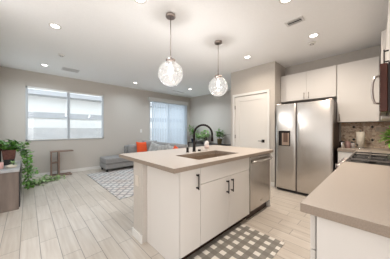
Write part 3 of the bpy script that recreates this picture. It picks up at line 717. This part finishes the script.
hi = [(px-a_, py-b_, TZ+.265), (px+a_, py-b_, TZ+.265), (px+a_, py+b_, TZ+.265), (px-a_, py+b_, TZ+.265)]
m.poly(lo)
for i in range(4): j = (i+1)%4; m.poly([lo[i], lo[j], hi[j], hi[i]])
m.poly(hi); bmesh.ops.remove_doubles(m.bm, verts=m.bm.verts, dist=1e-5); m.build('planter', POTB, pp, bevel=.01)
MB().box(px-a_*.78, py-b_*.7, TZ+.001, px+a_*.78, py+b_*.7, TZ+.101).build('stand', DARK, pp, bevel=.004)
lf = MB(); stm = MB()
for _ in range(130):
    lf.leaf((px+.03+random.gauss(0,.085), py+random.gauss(.02,.10), TZ+.29+random.gauss(.04,.045)), (random.gauss(.1,1), random.gauss(-.3,1), random.uniform(-.3,.8)), random.uniform(.06,.10), random.uniform(.05,.08))
def vine(pts, n, spread, lmesh, ln=.08):
    P = [Vector(p) for p in pts]; segs = []
    for i in range(len(P)-1):
        for k in range(6): segs.append(P[i].lerp(P[i+1], k/6))
    segs.append(P[-1]); stm.tube(segs, .003, 5)
    for _ in range(n):
        q = random.choice(segs) + Vector((random.gauss(0,spread), random.gauss(0,spread), random.gauss(0,spread*.7)))
        q.z = max(q.z, .02)
        lmesh.leaf(q, (random.gauss(0,1), random.gauss(-.4,1), random.gauss(.1,.5)), ln*random.uniform(.7,1.2), ln*.8*random.uniform(.7,1.2))
vine([(px+.05,py,TZ+.28),(-.02,4.60,.86),(.0,4.66,.70),(.0,4.72,.40),(.0,4.8,.10)], 70, .04, lf)
vine([(px+.05,py+.05,TZ+.28),(-.03,4.80,.80),(.0,4.95,.5),(.02,5.05,.2),(.05,5.2,.03)], 60, .04, lf)
vine([(px+.03,py+.08,TZ+.28),(-.02,5.06,.70),(-.0,5.2,.3),(.02,5.3,.05)], 50, .05, lf)
vine([(-.02,5.02,.55),(.02,5.1,.3),(.0,5.25,.06)], 55, .06, lf)
lf.build('foliage', LEAF, pp)
lv = MB()
vine([(.05,5.2,.04),(.15,5.38,.03),(.30,5.46,.03),(.45,5.52,.03),(.60,5.56,.03)], 150, .06, lv, .07)
vine([(.0,5.3,.04),(.10,5.45,.03),(.25,5.55,.03),(.38,5.58,.03)], 100, .055, lv, .07)
lv.build('trailing_foliage', LEAFV, pp); stm.build('stems', STEM, pp)
# small succulent in a cream dish, pink cup
sd_ = thing('succulent_dish', (-.19, 4.12, TZ), 'small cream dish with a little green succulent on the console', 'plant')
MB().lathe([(0,0),(.05,0),(.075,.03),(.07,.033),(.045,.012),(0,.012)], (-.19,4.12,TZ)).build('dish', CREAM, sd_)
MB().lathe([(0,.012),(.05,.016),(.03,.045),(0,.055)], (-.20,4.12,TZ), 12).build('pebbles', CREAM, sd_)
m = MB(); leafball(m, (-.175,4.14,TZ+.07), .025, 22, .03, .018); m.build('succulent', LEAFL, sd_)
cd = thing('jar_candle', (-.335, 4.10, TZ), 'pink jar candle at the left edge of the console', 'candle')
MB().lathe([(0,0),(.045,0),(.05,.01),(.05,.10),(.042,.105),(.042,.095),(0,.09)], (-.325,4.10,TZ)).build('glass', mat('candle_pink', (.70,.42,.38), .3), cd)
MB().tube([(-.325,4.10,TZ+.09),(-.325,4.10,TZ+.105)], .002, 5).build('wick', DARK, cd)
# dark figure / speaker behind the plant
dk = thing('table_lamp', (-.36, 4.72, TZ), 'dark maroon lamp behind the pothos at the left frame edge', 'lamp')
MB().lathe([(0,0),(.05,0),(.05,.012),(.015,.02),(.015,.24),(0,.24)], (-.36,4.72,TZ)).build('stand', DARK, dk)
MB().lathe([(.10,.24),(.055,.42),(.05,.42),(.095,.24),(.10,.24)], (-.36,4.72,TZ)).build('lamp_shade', mat('maroon', (.06,.015,.015), .6), dk)

# ---------------------------------------------------------------- plants by the far wall
pt_ = thing('console_table', (5.25, 4.7, 0), 'thin black console table holding plants along the far wall', 'table')
MB().box(5.05, 3.66, .665, 5.46, 5.75, .69).build('tabletop', BLACK, pt_, bevel=.003)
for x in (5.07, 5.44):
    for y in (3.68, 5.73): MB().box(x-.015, y-.015, 0, x+.015, y+.015, .665).build('leg', BLACK, pt_)
MB().box(5.06, 3.70, .12, 5.45, 5.71, .14).build('shelf', BLACK, pt_)
def potted(name, label, x, y, z, pr, ph, pm, fr_, fh, n, lm, ln, wd, stems=5):
    t = thing(name, (x, y, z), label, 'plant')
    MB().lathe([(0,0),(pr*.75,0),(pr,ph),(pr*1.05,ph),(pr*1.05,ph-.015),(pr*.9,ph-.015),(0,ph-.02)], (x,y,z), 20).build('pot', pm, t)
    s_ = MB(); f_ = MB()
    for k in range(stems):
        a = 2*PI*k/stems + random.random(); e_ = Vector((x+fr_*.7*math.cos(a), y+fr_*.7*math.sin(a), z+ph+fh*random.uniform(.6,1)))
        b0 = Vector((x,y,z+ph-.02)); md = b0.lerp(e_, .5) + Vector((0,0,.03)); s_.tube([b0, md, e_], .004, 5)
        for _ in range(n//stems):
            t_ = random.uniform(.3,1.0); p = b0.lerp(e_, t_) + Vector((random.gauss(0,.02), random.gauss(0,.02), random.gauss(0,.02)))
            f_.leaf(p, (math.cos(a)+random.gauss(0,.7), math.sin(a)+random.gauss(0,.7), random.uniform(-.3,.9)), ln*random.uniform(.7,1.2), wd*random.uniform(.7,1.2))
    s_.build('stems', STEM, t); f_.build('foliage', lm, t); return t
potted('potted_plant', 'green plant in a dark blue pot at the end by the sliding door', 5.25, 5.60, .69, .10, .15, POTN, .24, .62, 90, LEAF, .13, .07, 7)
potted('potted_plant', 'pale green bushy plant behind the faucet neck', 5.22, 5.22, .69, .09, .10, CERA, .20, .36, 100, LEAFL, .12, .07, 7)
potted('potted_plant', 'light green leafy plant between the faucet and the soap bottle', 5.22, 4.86, .69, .08, .08, CERA, .20, .50, 110, LEAFL, .12, .07, 7)
rp_ = potted('potted_plant', 'leafy plant in an olive brown basket pot on the black table', 5.22, 4.12, .69, .10, .20, POTO, .17, .36, 100, LEAF, .12, .065, 7)
s_ = MB().tube([(5.22,4.10,.89),(5.2,4.0,.93),(5.2,3.86,1.02),(5.2,3.74,1.06),(5.2,3.66,1.06)], .006, 6); s_.leaf((5.2,3.72,1.06), (0,-1,.05), .14, .05); s_.build('trailing_stem', STEM, rp_)
